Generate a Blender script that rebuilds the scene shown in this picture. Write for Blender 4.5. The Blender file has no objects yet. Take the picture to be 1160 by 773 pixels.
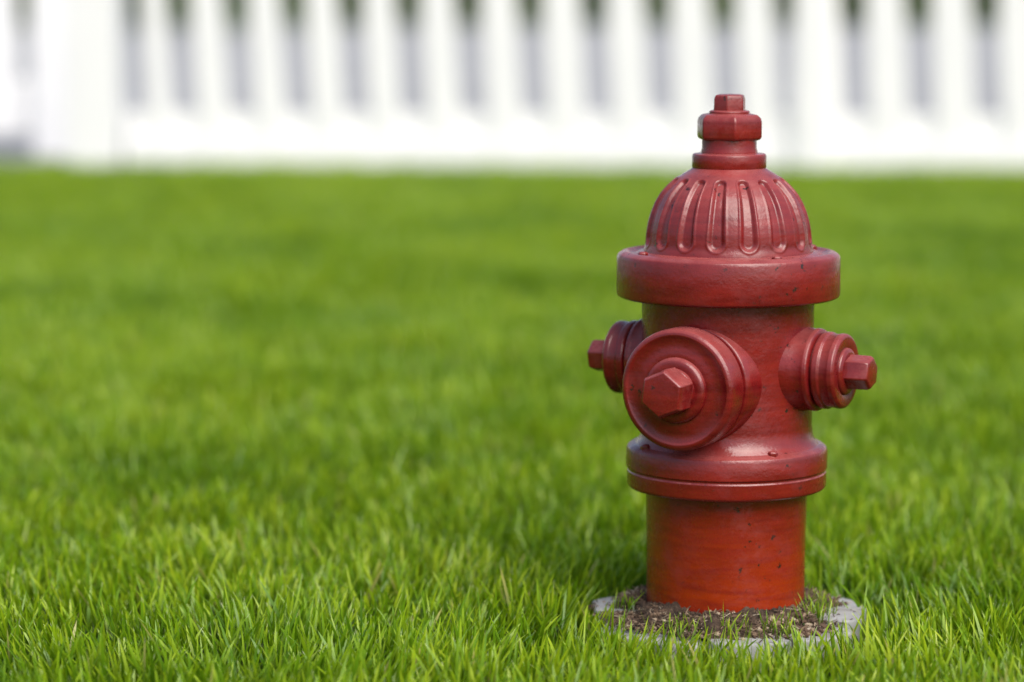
import bpy, bmesh, math, random
import numpy as np
from mathutils import Vector, Matrix
random.seed(4); rng=np.random.default_rng(4)
S=bpy.context.scene
GZ=-0.050
# ---------------- helpers
def link(o,parent=None):
    S.collection.objects.link(o)
    if parent: o.parent=parent
    return o
def empty(name,loc=(0,0,0)):
    e=bpy.data.objects.new(name,None); e.location=loc; e.empty_display_size=.1; return link(e)
def meshobj(name,v,f,mat=None,parent=None,smooth=None,do_link=True):
    m=bpy.data.meshes.new(name); m.from_pydata([tuple(a) for a in v],[],f); m.update()
    o=bpy.data.objects.new(name,m)
    if mat: m.materials.append(mat)
    if smooth is not None:
        m.polygons.foreach_set('use_smooth',[True]*len(m.polygons))
        m.set_sharp_from_angle(angle=math.radians(smooth))
    if do_link: link(o,parent)
    return o
def bevel(o,w,seg=3,ang=30):
    b=o.modifiers.new('bevel','BEVEL'); b.width=w; b.segments=seg; b.limit_method='ANGLE'; b.angle_limit=math.radians(ang)
    b.harden_normals=False
    return o
def lathe(name,prof,segs,mat,parent,bev=0.0015,rot=None,loc=(0,0,0),phase=0,smooth=35,bseg=3):
    v=[];f=[]
    n=len(prof)
    for r,z in prof:
        for i in range(segs):
            a=2*math.pi*i/segs+phase
            v.append((r*math.cos(a),r*math.sin(a),z))
    for j in range(n-1):
        for i in range(segs):
            k=(i+1)%segs
            f.append((j*segs+i,j*segs+k,(j+1)*segs+k,(j+1)*segs+i))
    f.append(tuple(reversed(range(segs)))); f.append(tuple((n-1)*segs+i for i in range(segs)))
    o=meshobj(name,v,f,mat,parent,smooth)
    if bev: bevel(o,bev,bseg)
    o.location=loc
    if rot is not None: o.rotation_euler=rot
    return o
def box(name,x0,x1,y0,y1,z0,z1,mat,parent,bev=0.004):
    v=[(x,y,z) for z in (z0,z1) for y in (y0,y1) for x in (x0,x1)]
    f=[(0,2,3,1),(4,5,7,6),(0,1,5,4),(2,6,7,3),(0,4,6,2),(1,3,7,5)]
    o=meshobj(name,v,f,mat,parent)
    if bev: bevel(o,bev,2)
    return o
# ---------------- material helpers
def newmat(name):
    m=bpy.data.materials.new(name); m.use_nodes=True; nt=m.node_tree
    return m,nt,nt.nodes['Principled BSDF'],nt.nodes['Material Output']
def N(nt,t,**k):
    n=nt.nodes.new(t)
    for a,b in k.items(): setattr(n,a,b)
    return n
def noise(nt,vec,scale,detail=4,rough=.55):
    n=N(nt,'ShaderNodeTexNoise'); n.inputs['Scale'].default_value=scale; n.inputs['Detail'].default_value=detail
    n.inputs['Roughness'].default_value=rough
    if vec is not None: nt.links.new(vec,n.inputs['Vector'])
    return n.outputs['Fac']
def ramp(nt,fac,stops):
    r=N(nt,'ShaderNodeValToRGB'); e=r.color_ramp.elements
    while len(e)<len(stops): e.new(.5)
    for i,(p,c) in enumerate(stops):
        e[i].position=p; e[i].color=(c if len(c)==4 else (*c,1))
    nt.links.new(fac,r.inputs['Fac']); return r.outputs['Color']
def mix(nt,fac,a,b,mode='MIX'):
    m=N(nt,'ShaderNodeMix',data_type='RGBA',blend_type=mode)
    for s,x in ((m.inputs[0],fac),(m.inputs[6],a),(m.inputs[7],b)):
        if hasattr(x,'links'): nt.links.new(x,s)
        else: s.default_value=(x if not isinstance(x,tuple) else (*x,1))
    return m.outputs[2]
def bump(nt,h,strength,dist,bs):
    b=N(nt,'ShaderNodeBump'); b.inputs['Strength'].default_value=strength; b.inputs['Distance'].default_value=dist
    nt.links.new(h,b.inputs['Height']); nt.links.new(b.outputs['Normal'],bs.inputs['Normal']); return b
def wpos(nt,scale=(1,1,1)):
    g=N(nt,'ShaderNodeNewGeometry'); mp=N(nt,'ShaderNodeMapping'); mp.inputs['Scale'].default_value=scale
    nt.links.new(g.outputs['Position'],mp.inputs['Vector']); return mp.outputs['Vector'],g

# red paint
red,nt,bs,_=newmat('red_paint')
P,g=wpos(nt); P2,_g=wpos(nt,(6,6,45))
big=noise(nt,P,11,5,.6); streak=noise(nt,P2,2.5,5,.6)
c=ramp(nt,big,[(.3,(.115,.0045,.006)),(.5,(.175,.007,.0085)),(.7,(.25,.012,.012))])
c=mix(nt,.42,c,ramp(nt,streak,[(.35,(.10,.004,.005)),(.65,(.27,.018,.014))]))
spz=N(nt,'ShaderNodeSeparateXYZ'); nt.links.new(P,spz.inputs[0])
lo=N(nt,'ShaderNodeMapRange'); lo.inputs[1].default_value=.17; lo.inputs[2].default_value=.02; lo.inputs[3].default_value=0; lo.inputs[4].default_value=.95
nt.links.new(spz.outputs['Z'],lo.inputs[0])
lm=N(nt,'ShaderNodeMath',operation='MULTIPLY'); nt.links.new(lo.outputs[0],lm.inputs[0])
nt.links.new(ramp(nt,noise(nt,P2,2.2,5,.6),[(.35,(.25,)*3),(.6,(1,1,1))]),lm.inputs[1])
c=mix(nt,lm.outputs[0],c,(.30,.024,.003))  # orange towards the base: light bounced off the grass, painted into the colour
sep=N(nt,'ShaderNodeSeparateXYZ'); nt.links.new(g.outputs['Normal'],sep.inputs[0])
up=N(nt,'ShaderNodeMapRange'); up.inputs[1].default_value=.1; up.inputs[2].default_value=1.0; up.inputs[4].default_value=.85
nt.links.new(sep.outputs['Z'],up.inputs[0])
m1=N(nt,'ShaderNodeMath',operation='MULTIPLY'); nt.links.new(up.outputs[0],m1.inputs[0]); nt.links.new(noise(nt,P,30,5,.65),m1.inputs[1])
c=mix(nt,m1.outputs[0],c,(.50,.15,.14))  # upward faces paler pink: haze wash painted in, together with dusty fading
grime=noise(nt,P,85,6,.7)
chip=ramp(nt,grime,[(.61,(0,0,0)),(.645,(1,1,1))])
chm=N(nt,'ShaderNodeMath',operation='MULTIPLY'); nt.links.new(chip,chm.inputs[0]); nt.links.new(ramp(nt,noise(nt,P,14,2),[(.50,(0,0,0)),(.58,(1,1,1))]),chm.inputs[1])
c=mix(nt,chm.outputs[0],c,(.030,.010,.008))
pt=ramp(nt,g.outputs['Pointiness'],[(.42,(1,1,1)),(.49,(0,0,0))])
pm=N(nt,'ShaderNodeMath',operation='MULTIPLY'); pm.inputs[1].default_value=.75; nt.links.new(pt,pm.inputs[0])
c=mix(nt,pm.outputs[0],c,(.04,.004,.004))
pe=ramp(nt,g.outputs['Pointiness'],[(.53,(0,0,0)),(.60,(1,1,1))])
pem=N(nt,'ShaderNodeMath',operation='MULTIPLY'); nt.links.new(pe,pem.inputs[0]); nt.links.new(ramp(nt,noise(nt,P,60,4,.7),[(.45,(0,0,0)),(.65,(.7,)*3)]),pem.inputs[1])
c=mix(nt,pem.outputs[0],c,(.45,.14,.12))
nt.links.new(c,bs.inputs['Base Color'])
r=ramp(nt,noise(nt,P,28,6,.7),[(.35,(.16,)*3),(.5,(.25,)*3),(.68,(.48,)*3)]); nt.links.new(r,bs.inputs['Roughness'])
bs.inputs['Specular IOR Level'].default_value=.6
bump(nt,mix(nt,.22,noise(nt,P,38,4,.6),noise(nt,P,240,3)),.45,.0024,bs)

# white paint
white,nt,bs,_=newmat('white_paint')
P,g=wpos(nt)
nt.links.new(ramp(nt,noise(nt,P,5,4),[(.3,(.84,.84,.85)),(.7,(.88,.88,.88))]),bs.inputs['Base Color']); bs.inputs['Roughness'].default_value=.5
# soil
soil,nt,bs,_=newmat('soil')
P,g=wpos(nt)
nt.links.new(ramp(nt,noise(nt,P,90,6,.7),[(.3,(.022,.014,.009)),(.5,(.075,.045,.028)),(.7,(.18,.12,.08))]),bs.inputs['Base Color']); bs.inputs['Roughness'].default_value=.95
bump(nt,noise(nt,P,220,5,.7),1,.005,bs)
# stone
stone,nt,bs,_=newmat('grey_stone')
P,g=wpos(nt)
a=ramp(nt,noise(nt,P,40,6,.65),[(.3,(.28,.28,.28)),(.6,(.42,.42,.41)),(.75,(.5,.5,.48))])
b=ramp(nt,noise(nt,P,22,5,.7),[(.52,(0,0,0)),(.66,(1,1,1))])
bm=N(nt,'ShaderNodeMath',operation='MULTIPLY'); bm.inputs[1].default_value=.5; nt.links.new(b,bm.inputs[0])
nt.links.new(mix(nt,bm.outputs[0],a,(.15,.11,.08)),bs.inputs['Base Color']); bs.inputs['Roughness'].default_value=.85
bump(nt,noise(nt,P,150,5,.7),.6,.002,bs)
# debris
deb,nt,bs,_=newmat('dry_debris')
oi=N(nt,'ShaderNodeNewGeometry')
nt.links.new(ramp(nt,oi.outputs['Random Per Island'],[(0,(.04,.024,.015)),(.55,(.12,.072,.045)),(.87,(.27,.19,.12)),(1,(.45,.38,.28))]),bs.inputs['Base Color']); bs.inputs['Roughness'].default_value=.9
# ground
lawn,nt,bs,_=newmat('lawn_soil')
P,g=wpos(nt)
nt.links.new(ramp(nt,noise(nt,P,6,6,.7),[(.3,(.03,.05,.012)),(.7,(.06,.10,.02))]),bs.inputs['Base Color']); bs.inputs['Roughness'].default_value=1
# asphalt
asph,nt,bs,_=newmat('asphalt')
P,g=wpos(nt)
nt.links.new(ramp(nt,noise(nt,P,.5,5,.7),[(.3,(.28,.28,.285)),(.7,(.44,.44,.44))]),bs.inputs['Base Color']); bs.inputs['Roughness'].default_value=.9
conc,nt,bs,_=newmat('concrete')
P,g=wpos(nt)
nt.links.new(ramp(nt,noise(nt,P,8,6,.7),[(.3,(.25,.25,.26)),(.7,(.36,.36,.36))]),bs.inputs['Base Color']); bs.inputs['Roughness'].default_value=.9

# grass
def grassmat(name,stem=False):
    m,nt,bs,out=newmat(name)
    P,g=wpos(nt)
    at=N(nt,'ShaderNodeAttribute',attribute_name='bcol'); sp=N(nt,'ShaderNodeSeparateColor'); nt.links.new(at.outputs['Color'],sp.inputs[0])
    base=ramp(nt,sp.outputs[0],[(0,(.12,.26,.008)),(.35,(.24,.41,.010)),(.7,(.39,.54,.014)),(.93,(.57,.67,.05)),(1,(.55,.50,.16))])
    world=ramp(nt,noise(nt,P,1.5,2.5,.62),[(.36,(.58,.70,.62)),(.50,(.90,.94,.92)),(.66,(1.0,.98,.9))])
    base=mix(nt,1.0,base,world,'MULTIPLY')
    grad=ramp(nt,sp.outputs[1],[(0,(.11,.16,.12)),(.4,(.50,.59,.47)),(.8,(1,1,1)),(1,(1,1,1))])  # dark roots: ambient shade deep between blades, painted into the colour
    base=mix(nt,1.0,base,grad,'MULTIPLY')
    tip=ramp(nt,sp.outputs[1],[(.90,(0,0,0)),(1,(1,1,1))])
    tm=N(nt,'ShaderNodeMath',operation='MULTIPLY'); nt.links.new(tip,tm.inputs[0]); nt.links.new(sp.outputs[2],tm.inputs[1])
    base=mix(nt,tm.outputs[0],base,(.82,.82,.56))
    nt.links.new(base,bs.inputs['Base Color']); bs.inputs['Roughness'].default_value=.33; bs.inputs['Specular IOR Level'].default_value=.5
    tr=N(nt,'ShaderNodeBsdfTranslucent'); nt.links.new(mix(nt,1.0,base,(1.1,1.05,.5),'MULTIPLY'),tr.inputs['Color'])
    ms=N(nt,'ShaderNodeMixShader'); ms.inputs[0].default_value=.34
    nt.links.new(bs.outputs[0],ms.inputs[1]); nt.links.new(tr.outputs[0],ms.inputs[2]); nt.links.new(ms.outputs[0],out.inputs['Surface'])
    return m
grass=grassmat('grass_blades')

# ---------------- ground
T=0.6
meshobj('ground',[(-300,-300,GZ),(300,-300,GZ),(300,300,GZ),(-300,300,GZ)],[(0,1,2,3)],lawn)
meshobj('road',[(-200,12,GZ+.006),(200,4,GZ+.006),(200,60,GZ+.006),(-200,68,GZ+.006)],[(0,1,2,3)],asph)

# ---------------- fence
K=.10; CX=-.246; D0=11.75; FY=D0-3.3
def fy(x): return FY-K*(x-CX)
fence=empty('picket_fence',(CX,FY,GZ)); fence.rotation_euler=(0,0,-math.atan(K))
sc=math.sqrt(1+K*K)
def s_from_px(px):
    u=(px-580)/3322; X=D0*u/(1+K*u); return X*sc
def picket(s,w,z0,z1,lean,i,y0=-.03,y1=-.008):
    h=z1-z0; t=math.tan(lean)
    def p(sx,z): return sx-t*(z-z0)
    out=[(s-w/2,z0),(s+w/2,z0),(s+w/2,z1-.08),(s+w*.22,z1-.02),(s,z1),(s-w*.22,z1-.02),(s-w/2,z1-.08)]
    v=[(p(a,z),y0,z) for a,z in out]+[(p(a,z),y1,z) for a,z in out]; n=len(out)
    f=[tuple(range(n)),tuple(reversed(range(n,2*n)))]+[(k,n+k,n+(k+1)%n,(k+1)%n) for k in range(n)]
    o=meshobj('picket_%d'%i,v,f,white,fence); bevel(o,.004,2)
gaps=[153,208,273,338,403,468,536,606,678,750,824,896,971,1045,1121,1198]
gs=[s_from_px(g_) for g_ in gaps]
while len(gs)<42: gs.append(gs[-1]+(gs[9]-gs[8]))
i=0
for a,b in zip(gs[:-1],gs[1:]):
    w=(b-a)-.110; picket((a+b)/2+.012,w,.142,1.07,math.radians(3.2),i); i+=1
s0=gs[0]-.04; s1=gs[-1]
box('bottom_rail',s0,s1,-.006,.03,.15,.262,white,fence)
box('top_rail',s0,s1,-.006,.03,.86,.94,white,fence)
box('base_board',s0,s1,-.04,.0,-.02,.148,white,fence)
def post(s,w,h,nm):
    box(nm,s-w/2,s+w/2,-w/2,w/2+.034,-.05,h,white,fence,.008)
    box(nm+'_cap',s-w/2-.025,s+w/2+.025,-w/2-.028,w/2+.06,h+.002,h+.04,white,fence,.008)
post(s_from_px(108),.20,1.15,'corner_post')
post(s_from_px(920),.14,1.15,'line_post')
for k in range(1,4): post(gs[-1]-.3-(k-1)*2.6,.12,1.15,'line_post_%d'%k)
gate=empty('garden_gate',(CX,0,0))
def gx(px,D): return (px-580)/3322*D
D=13.2; gy=D-3.3
box('gate_rail_bottom',gx(-420,D),gx(52,D),gy,gy+.05,.06,.30,white,gate,.01)
box('gate_rail_top',gx(-420,D),gx(52,D),gy,gy+.05,.85,.95,white,gate,.01)
for k,px in enumerate(range(-396,60,66)):
    box('gate_picket_%d'%k,gx(px-8,D)-.10,gx(px-8,D)+.10,gy-.03,gy-.003,.05,1.1,white,gate,.01)
box('gate_post',gx(36,D)+.003,gx(36,D)+.17,gy-.06,gy+.1,-.05,1.2,white,gate,.01)
v=[(CX+gx(-900,12),8.2,GZ+.008),(CX+gx(48,11.9),8.2,GZ+.008),(CX+gx(40,14),12.5,GZ+.012),(CX+gx(-900,12),12.5,GZ+.012)]
meshobj('footpath',v,[(0,1,2,3)],conc)

# ---------------- hedge
hm,nt,bs,_=newmat('hedge_leaves')
gi=N(nt,'ShaderNodeNewGeometry')
nt.links.new(ramp(nt,gi.outputs['Random Per Island'],[(0,(.03,.06,.012)),(.6,(.07,.11,.02)),(1,(.12,.17,.035))]),bs.inputs['Base Color']); bs.inputs['Roughness'].default_value=.6
n=30000
X=rng.uniform(-32,32,n); Z=rng.uniform(0,1,n)**.8
hh=2.2+.35*np.sin(X*.7)+.25*np.sin(X*2.1+1)
Yc=60+rng.normal(0,.45,n)+.4*np.sin(X*1.3+Z*3)-8*np.exp(-((X+6.5)/2.2)**2)
C=np.stack([X,Yc,GZ+Z*hh],1)
U=rng.normal(size=(n,3)); U/=np.linalg.norm(U,axis=1)[:,None]
W=np.cross(U,rng.normal(size=(n,3))); W/=np.linalg.norm(W,axis=1)[:,None]
sz=rng.uniform(.07,.16,n)[:,None]
V=np.stack([C-U*sz,C+W*sz*.6,C+U*sz,C-W*sz*.6],1).reshape(-1,3)
F=[(4*k,4*k+1,4*k+2,4*k+3) for k in range(n)]
meshobj('hedge',V.tolist(),F,hm)

# ---------------- grass patches
def patch(name,nb,seed,hole=None,hmul=1.0):
    R=np.random.default_rng(seed)
    e=.02
    px=R.uniform(-T/2-e,T/2+e,nb); py=R.uniform(-T/2-e,T/2+e,nb)
    if hole is not None:
        cx_=.005; an=np.arctan2(py,px-cx_); rr=np.hypot(px-cx_,py)
        lim=.157+.006*np.sin(an*5+1)+.006*np.sin(an*11)
        k=rr>lim; px,py,rr=px[k],py[k],rr[k]; nb=len(px)
    ph=R.uniform(0,6.28,6)
    cl=.5+.25*np.sin(px*21+ph[0]+2*np.sin(py*14+ph[1]))+.25*np.sin(py*24+ph[2]+2*np.sin(px*17+ph[3]))
    h=(.042+.024*cl+R.normal(0,.012,nb)).clip(.016,.098)*hmul
    tall=R.random(nb)<.04; h[tall]*=1.22
    if hole is not None: h*=np.where(rr<.185,.72,1.0)*np.where((rr<.185)&(R.random(nb)<.12),1.5,1.0)
    w=R.uniform(.0011,.0023,nb)
    d=R.uniform(0,6.283,nb)
    d=np.where(R.random(nb)<.5,d,ph[4]+R.normal(0,.9,nb)+1.5*np.sin(px*9+ph[5]))
    lean=np.abs(R.normal(.17,.17,nb)); curl=R.uniform(.0,.5,nb)
    fac=R.uniform(0,6.283,nb)
    L=5; ts=np.array([0,.3,.58,.84,1.0]); wf=np.array([.8,1,.92,.62,.0])
    vs=[];cols=[]
    rnd=R.random(nb)*.8+.2*cl*.99; dead=R.random(nb)<.012; rnd=np.where(dead,1.0,rnd*.93)
    tipf=(R.random(nb)<.35)*R.uniform(.3,1,nb)
    x=px.copy();y=py.copy();z=np.zeros(nb)
    prev=0
    for j,t in enumerate(ts):
        if j:
            dt=t-prev; a=lean+curl*t*1.4
            x=x+np.sin(a)*np.cos(d)*h*dt; y=y+np.sin(a)*np.sin(d)*h*dt; z=z+np.cos(a)*h*dt
        prev=t
        if j<L-1:
            ww=w*wf[j]; tw=fac+t*.8
            vs.append(np.stack([x-ww*np.cos(tw),y-ww*np.sin(tw),z],1)); vs.append(np.stack([x+ww*np.cos(tw),y+ww*np.sin(tw),z],1))
            cc=np.stack([rnd,np.full(nb,t),tipf,np.ones(nb)],1); cols+= [cc,cc]
        else:
            vs.append(np.stack([x,y,z],1)); cols.append(np.stack([rnd,np.full(nb,t),tipf,np.ones(nb)],1))
    VV=np.stack(vs,1).reshape(-1,3); CC=np.stack(cols,1).reshape(-1,4).astype(np.float32)
    b=np.arange(nb)*9
    q=np.stack([np.stack([b+2*j,b+2*j+1,b+2*j+3,b+2*j+2],1) for j in range(3)],1).reshape(-1,4)
    tr=np.stack([b+6,b+7,b+8],1)
    m=bpy.data.meshes.new(name)
    m.vertices.add(len(VV)); m.vertices.foreach_set('co',VV.astype(np.float32).ravel())
    nl=q.size+tr.size; m.loops.add(nl); m.loops.foreach_set('vertex_index',np.concatenate([q.ravel(),tr.ravel()]).astype(np.int32))
    nf=len(q)+len(tr); m.polygons.add(nf)
    m.polygons.foreach_set('loop_start',np.concatenate([np.arange(len(q))*4,q.size+np.arange(len(tr))*3]).astype(np.int32))
    m.polygons.foreach_set('use_smooth',[True]*nf)
    m.update(calc_edges=True); m.validate()
    ca=m.color_attributes.new('bcol','FLOAT_COLOR','POINT'); ca.data.foreach_set('color',CC.ravel())
    m.materials.append(grass)
    return bpy.data.objects.new(name,m)
pc=bpy.data.collections.new('grass_patches')
NV=6
for k in range(NV): pc.objects.link(patch('grass_patch_%d'%k,5300,10+k))
pc.objects.link(patch('grass_patch_%d'%NV,5700,77,hole=True))
pts=[];vi=[];rot=[]
for ix in range(-11,12):
    for iy in range(-3,16):
        x=ix*T;y=iy*T
        if y-T*.5>fy(x)+.02: continue
        if x< -2.4 and y>7.7 : continue
        pts.append((x,y,0))
        if ix==0 and iy==0: vi.append(NV); rot.append((0,0,0))
        else: vi.append(random.randrange(NV)); rot.append((0,0,math.pi/2*random.randrange(4)))
gm=bpy.data.meshes.new('lawn_grass'); gm.from_pydata(pts,[],[])
gm.attributes.new('vi','INT','POINT').data.foreach_set('value',vi)
gm.attributes.new('rot','FLOAT_VECTOR','POINT').data.foreach_set('vector',[c_ for r_ in rot for c_ in r_])
go=link(bpy.data.objects.new('lawn_grass',gm)); go.location=(0,0,GZ)
ng=bpy.data.node_groups.new('scatter_grass','GeometryNodeTree')
ng.interface.new_socket('Geometry',in_out='INPUT',socket_type='NodeSocketGeometry'); ng.interface.new_socket('Geometry',in_out='OUTPUT',socket_type='NodeSocketGeometry')
gin=ng.nodes.new('NodeGroupInput'); gout=ng.nodes.new('NodeGroupOutput')
ci=ng.nodes.new('GeometryNodeCollectionInfo'); ci.inputs['Collection'].default_value=pc; ci.inputs['Separate Children'].default_value=True; ci.inputs['Reset Children'].default_value=True
iop=ng.nodes.new('GeometryNodeInstanceOnPoints'); iop.inputs['Pick Instance'].default_value=True
a1=ng.nodes.new('GeometryNodeInputNamedAttribute'); a1.data_type='INT'; a1.inputs['Name'].default_value='vi'
a2=ng.nodes.new('GeometryNodeInputNamedAttribute'); a2.data_type='FLOAT_VECTOR'; a2.inputs['Name'].default_value='rot'
L_=ng.links.new
L_(gin.outputs[0],iop.inputs['Points']); L_(ci.outputs[0],iop.inputs['Instance'])
L_(a1.outputs['Attribute'],iop.inputs['Instance Index']); L_(a2.outputs['Attribute'],iop.inputs['Rotation']); L_(iop.outputs[0],gout.inputs[0])
go.modifiers.new('scatter','NODES').node_group=ng

# ---------------- stone edging + soil
PZ=-.018
bm=bmesh.new()
ns=10
for k in range(ns):
    a0=2*math.pi*k/ns+random.uniform(-.03,.03)+.1; a1_=2*math.pi*(k+1)/ns+.1+random.uniform(-.03,.03)-.03
    ri=.09; ro=.150+random.uniform(-.008,.008); zt=PZ+random.uniform(-.004,.004)
    ringp=[]
    m_=11
    ph=random.uniform(0,6)
    for j in range(m_):
        t=j/(m_-1); a=a0+(a1_-a0)*t
        rr=ro+.014*math.sin(math.pi*t)**.5+.0025*math.sin(t*9+ph)+random.uniform(-.001,.001)
        ringp.append((rr*math.cos(a)+.005,rr*math.sin(a)))
    for j in range(4):
        t=1-j/3; a=a0+(a1_-a0)*t; ringp.append((ri*math.cos(a)+.005,ri*math.sin(a)))
    tilt=random.uniform(-.04,.04)
    top=[bm.verts.new((x,y,zt+tilt*x)) for x,y in ringp]; bot=[bm.verts.new((x,y,-.06)) for x,y in ringp]
    n=len(top); bm.faces.new(top); bm.faces.new(list(reversed(bot)))
    for j in range(n): bm.faces.new((top[(j+1)%n],top[j],bot[j],bot[(j+1)%n]))
bmesh.ops.recalc_face_normals(bm,faces=bm.faces)
m=bpy.data.meshes.new('stone_edging'); bm.to_mesh(m); m.materials.append(stone)
o=link(bpy.data.objects.new('stone_edging',m)); bevel(o,.003,3,40)
def soilz(r_,rmax=.125):
    t=max(0,min(1,(r_-.085)/(rmax-.085))); return PZ+.021*(1-t)**.7
v=[];f=[];nr=30;na=130
def rmx(a): return .123+.013*math.sin(a*3+.5)+.008*math.sin(a*7)+.006*math.sin(a*17)
for j in range(nr):
    for k in range(na):
        a=2*math.pi*k/na; rmax=rmx(a)
        t=j/(nr-1); r_=.07+(rmax-.07)*t
        z=soilz(r_,rmax)+(.003 if t<.96 else -.003)+random.uniform(-.0035,.0035)*(1 if t<.96 else .2)+.003*math.sin(a*5+r_*80)+.002*math.sin(a*13)
        v.append((r_*math.cos(a),r_*math.sin(a),z))
for j in range(nr-1):
    for k in range(na):
        k2=(k+1)%na; f.append((j*na+k,(j+1)*na+k,(j+1)*na+k2,j*na+k2))
meshobj('soil_mound',v,f,soil,None,60)
bm=bmesh.new()
for k in range(2600):
    a=random.uniform(0,6.283); r_=random.triangular(.09,.158,.110)
    z=soilz(r_,rmx(a))+.003
    if random.random()<.55:
        s=random.uniform(.0012,.0044)
        mt=Matrix.Translation((r_*math.cos(a),r_*math.sin(a),z))@Matrix.Rotation(random.uniform(0,6),4,'Z')@Matrix.Rotation(random.uniform(0,3),4,'X')@Matrix.Diagonal((s*random.uniform(.7,1.8),s,s*.7,1))
        bmesh.ops.create_icosphere(bm,subdivisions=1,radius=1,matrix=mt)
    else:
        l=random.uniform(.006,.022)
        mt=Matrix.Translation((r_*math.cos(a),r_*math.sin(a),z+.002))@Matrix.Rotation(random.uniform(0,6),4,'Z')@Matrix.Rotation(random.uniform(-.6,.6),4,'Y')@Matrix.Diagonal((l,.0009,.0007,1))
        bmesh.ops.create_cube(bm,size=1,matrix=mt)
m=bpy.data.meshes.new('ground_debris'); bm.to_mesh(m); m.materials.append(deb); link(bpy.data.objects.new('ground_debris',m))
wp=patch('weeds',200,5); wm=wp.data
co=np.zeros(len(wm.vertices)*3,dtype=np.float32); wm.vertices.foreach_get('co',co); co=co.reshape(-1,9,3)
for k in range(len(co)):
    base=(co[k,0]+co[k,1])/2; cl=random.choice([(.105,-.02),(.095,-.065),(.105,.02),(.10,-.04),(-.115,.0),(.0,-.135),(.05,-.13),(-.06,-.125)])
    tgt=np.array([cl[0]+random.gauss(0,.010),cl[1]+random.gauss(0,.010),PZ+.004]); co[k]=(co[k]-base)*.45+tgt
wm.vertices.foreach_set('co',co.ravel()); link(wp)

# ---------------- hydrant
hy=empty('fire_hydrant',(0,0,0))
mm=.001
def P_(l): return [(a*mm,b*mm) for a,b in l]
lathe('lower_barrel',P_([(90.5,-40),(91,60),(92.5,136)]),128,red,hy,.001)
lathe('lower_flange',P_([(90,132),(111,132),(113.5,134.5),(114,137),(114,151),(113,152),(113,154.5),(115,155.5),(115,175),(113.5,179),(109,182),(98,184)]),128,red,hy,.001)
lathe('upper_barrel',P_([(106,181),(102,186),(98.5,192),(97,205),(98,355)]),128,red,hy,.0015)
lathe('upper_flange',P_([(95,350),(122,350),(126,352),(127,356),(127,395),(125.5,399),(121,402),(116,403),(112,400.5),(106,400),(101,402.5),(94,403)]),128,red,hy,.001)
prof=[(97,400),(96,405),(94,411),(93.5,417),(92.5,427),(90.5,437),(87.5,447),(83,458),(77,468),(69,477),(60,485),(51,491),(44,495),(40,498),(38,501)]
pr=np.array(prof,float)
arc=np.concatenate([[0],np.cumsum(np.hypot(*np.diff(pr,axis=0).T))]); nA=90; sA=np.linspace(0,arc[-1],nA)
rr_=np.interp(sA,arc,pr[:,0]); zz_=np.interp(sA,arc,pr[:,1])
ker=np.array([1,2,3,2,1])/9.
def sm(a):
    p=np.concatenate([[2*a[0]-a[2],2*a[0]-a[1]],a,[2*a[-1]-a[-2],2*a[-1]-a[-3]]]); return np.convolve(p,ker,'valid')
rr_=sm(rr_);zz_=sm(zz_)
nT=640; v=[];f=[]
tr_=np.gradient(rr_,sA); tz_=np.gradient(zz_,sA)
nrm=np.stack([tz_,-tr_],1); nrm/=np.linalg.norm(nrm,axis=1)[:,None]
sl,sh=19.0,arc[-1]-32; NF=16
for j in range(nA):
    for k in range(nT):
        a=2*math.pi*k/nT
        da=((a+math.pi/2-math.radians(10))%(2*math.pi/NF))
        if da>math.pi/NF: da-=2*math.pi/NF
        dx=da*rr_[j]; s=sA[j]
        dy=max(0,sl-s,s-sh); tt=min(1,max(0,(s-sl)/(sh-sl)))
        hw=9.8*(1-tt)+6.4*tt
        d=math.hypot(dx,dy)/hw
        dep=0
        if d<1.5:
            q=min(1,max(0,(1.0-d)/.5)); q=q*q*(3-2*q); dep=3.6*q
            lip=math.exp(-((d-1.12)/.13)**2); dep-=.8*lip
        r_=rr_[j]-nrm[j,0]*dep; z=zz_[j]-nrm[j,1]*dep
        v.append((r_*math.cos(a)*mm,r_*math.sin(a)*mm,z*mm))
for j in range(nA-1):
    for k in range(nT):
        k2=(k+1)%nT; f.append((j*nT+k,j*nT+k2,(j+1)*nT+k2,(j+1)*nT+k))
meshobj('dome',v,f,red,hy,80)
lathe('collar',P_([(38,495),(41.5,496.5),(42,498),(42,510),(41,513),(33,514)]),96,red,hy,.001)
lathe('neck',P_([(32,512),(32,516),(31,519),(31,532)]),96,red,hy,.001)
lathe('cap_hex',P_([(34,528.5),(38,530),(39,533),(39,549),(38,553),(34,557),(22,559)]),6,red,hy,.0015,phase=.62)
lathe('cap_washer',P_([(23,557),(23,561),(20,562)]),48,red,hy,.001)
lathe('operating_nut',P_([(19.5,560),(19,575),(17.5,579),(13,580)]),6,red,hy,.0013,phase=.30)
for nm,R_,zb in (('upper',109.5,401),('lower',105,182.5)):
    for k in range(4):
        a=math.radians(-90+29-4+90*k)
        lathe('%s_bolt_%d'%(nm,k),P_([(6,-3),(6,2.6),(4.6,4.2),(1.5,4.8)]),6,red,hy,.0006,loc=(R_*mm*math.cos(a),R_*mm*math.sin(a),zb*mm),phase=k)
def nozzle(nm,adeg,z,parts,off=0):
    e=bpy.data.objects.new(nm,None); link(e,hy)
    a=math.radians(adeg); d=Vector((math.cos(a),math.sin(a),0))
    e.location=(d.x*off*mm,d.y*off*mm,z*mm)
    e.rotation_euler=d.to_track_quat('Z','Y').to_euler()
    for pn,prof,seg,bv,phs in parts: lathe(nm+'_'+pn,P_(prof),seg,red,e,bv,phase=phs)
phi=28
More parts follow.
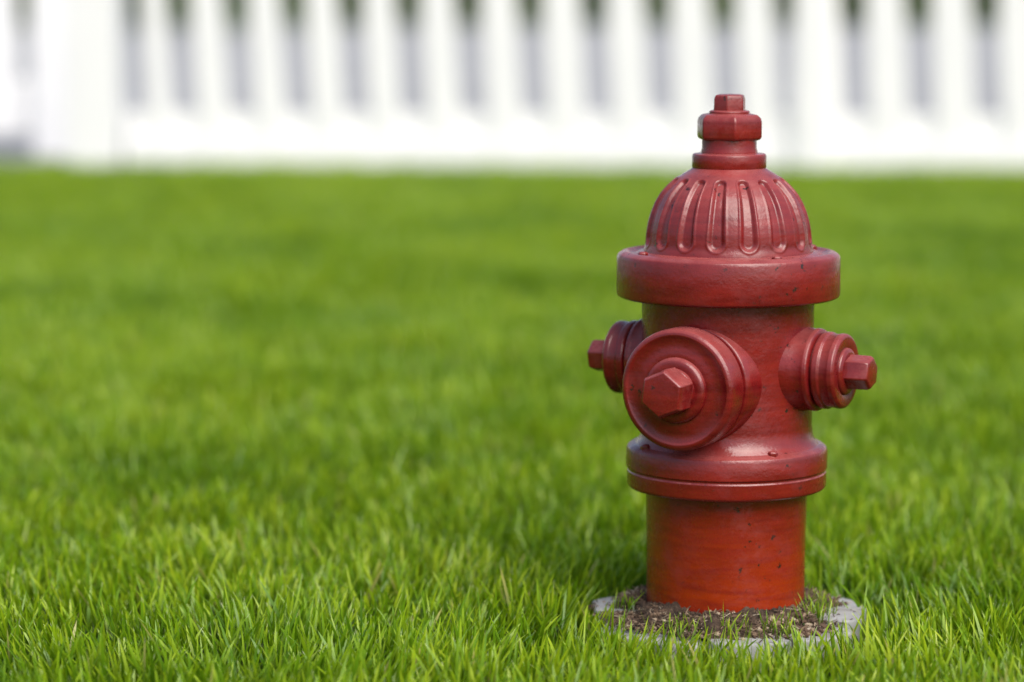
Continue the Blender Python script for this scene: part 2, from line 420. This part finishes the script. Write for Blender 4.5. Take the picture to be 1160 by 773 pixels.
nozzle('pumper_nozzle',-90-phi,259,[
 ('boss',[(72,60),(69,84),(68,94),(66,97),(60,98)],96,.0012,0),
 ('neck',[(59,96),(58,103),(59,110)],96,.0005,0),
 ('cap',[(60,106),(65,106),(67.5,108.5),(68,111),(68,133),(67,137),(64,139.5),(61,140),(58,138.2),(47,137.8),(42,139.5),(38,139.5)],96,.0008,0),
 ('cap_hub',[(37,137),(36.5,143),(34,146),(31,147),(27,147)],96,.001,0),
 ('nut_washer',[(26,146),(25,151),(22,153)],64,.001,0),
 ('nut',[(28,150),(27.5,174),(25,179),(17,180)],6,.0013,.4)])
side=[('boss',[(52,60),(49,86),(47.5,90),(46,101),(47,104),(46,108),(42,110)],96,.001,0),
 ('cap',[(39,107),(38,111),(42,112),(43.5,114),(43.5,120),(41.5,122),(41.5,130),(42.5,132),(42,137),(39,139.5),(30,140),(26,138)],96,.0009,0),
 ('hub',[(27,136),(26,141),(22,143.5)],64,.001,0),
 ('nut',[(20,141),(19.5,166),(17.5,170),(12,171)],6,.0013,.3)]
nozzle('hose_nozzle_a',-phi,273,side,6)
nozzle('hose_nozzle_b',180-phi,273,side,1)

# ---------------- light
el,az=math.radians(48),math.radians(28)
d=Vector((math.sin(az)*math.cos(el),-math.cos(az)*math.cos(el),math.sin(el)))
sun=bpy.data.lights.new('sun','SUN'); sun.energy=3.3; sun.angle=math.radians(55); sun.color=(1,.965,.91)
so=link(bpy.data.objects.new('sun',sun)); so.rotation_euler=d.to_track_quat('Z','Y').to_euler(); so.location=(2,-3,5)
w=bpy.data.worlds.new('World'); S.world=w; w.use_nodes=True; nt=w.node_tree
sky=nt.nodes.new('ShaderNodeTexSky'); sky.sky_type='NISHITA'; sky.sun_disc=False; sky.sun_elevation=el; sky.sun_rotation=math.atan2(d.x,d.y); sky.dust_density=3; sky.air_density=1
bg=nt.nodes['Background']; nt.links.new(sky.outputs[0],bg.inputs[0]); bg.inputs[1].default_value=.15
# ---------------- camera
cam=bpy.data.cameras.new('camera'); co_=link(bpy.data.objects.new('camera',cam)); S.camera=co_
cam.lens=102.4; cam.sensor_width=36; cam.clip_end=800; cam.clip_start=.05
co_.location=(CX,-3.3,.695); co_.rotation_euler=(math.radians(90-6.84),0,0)
cam.dof.use_dof=True; cam.dof.focus_distance=3.20; cam.dof.aperture_fstop=2.15; cam.dof.aperture_blades=0
S.view_settings.view_transform='Standard'; S.view_settings.look='None'; S.view_settings.exposure=0
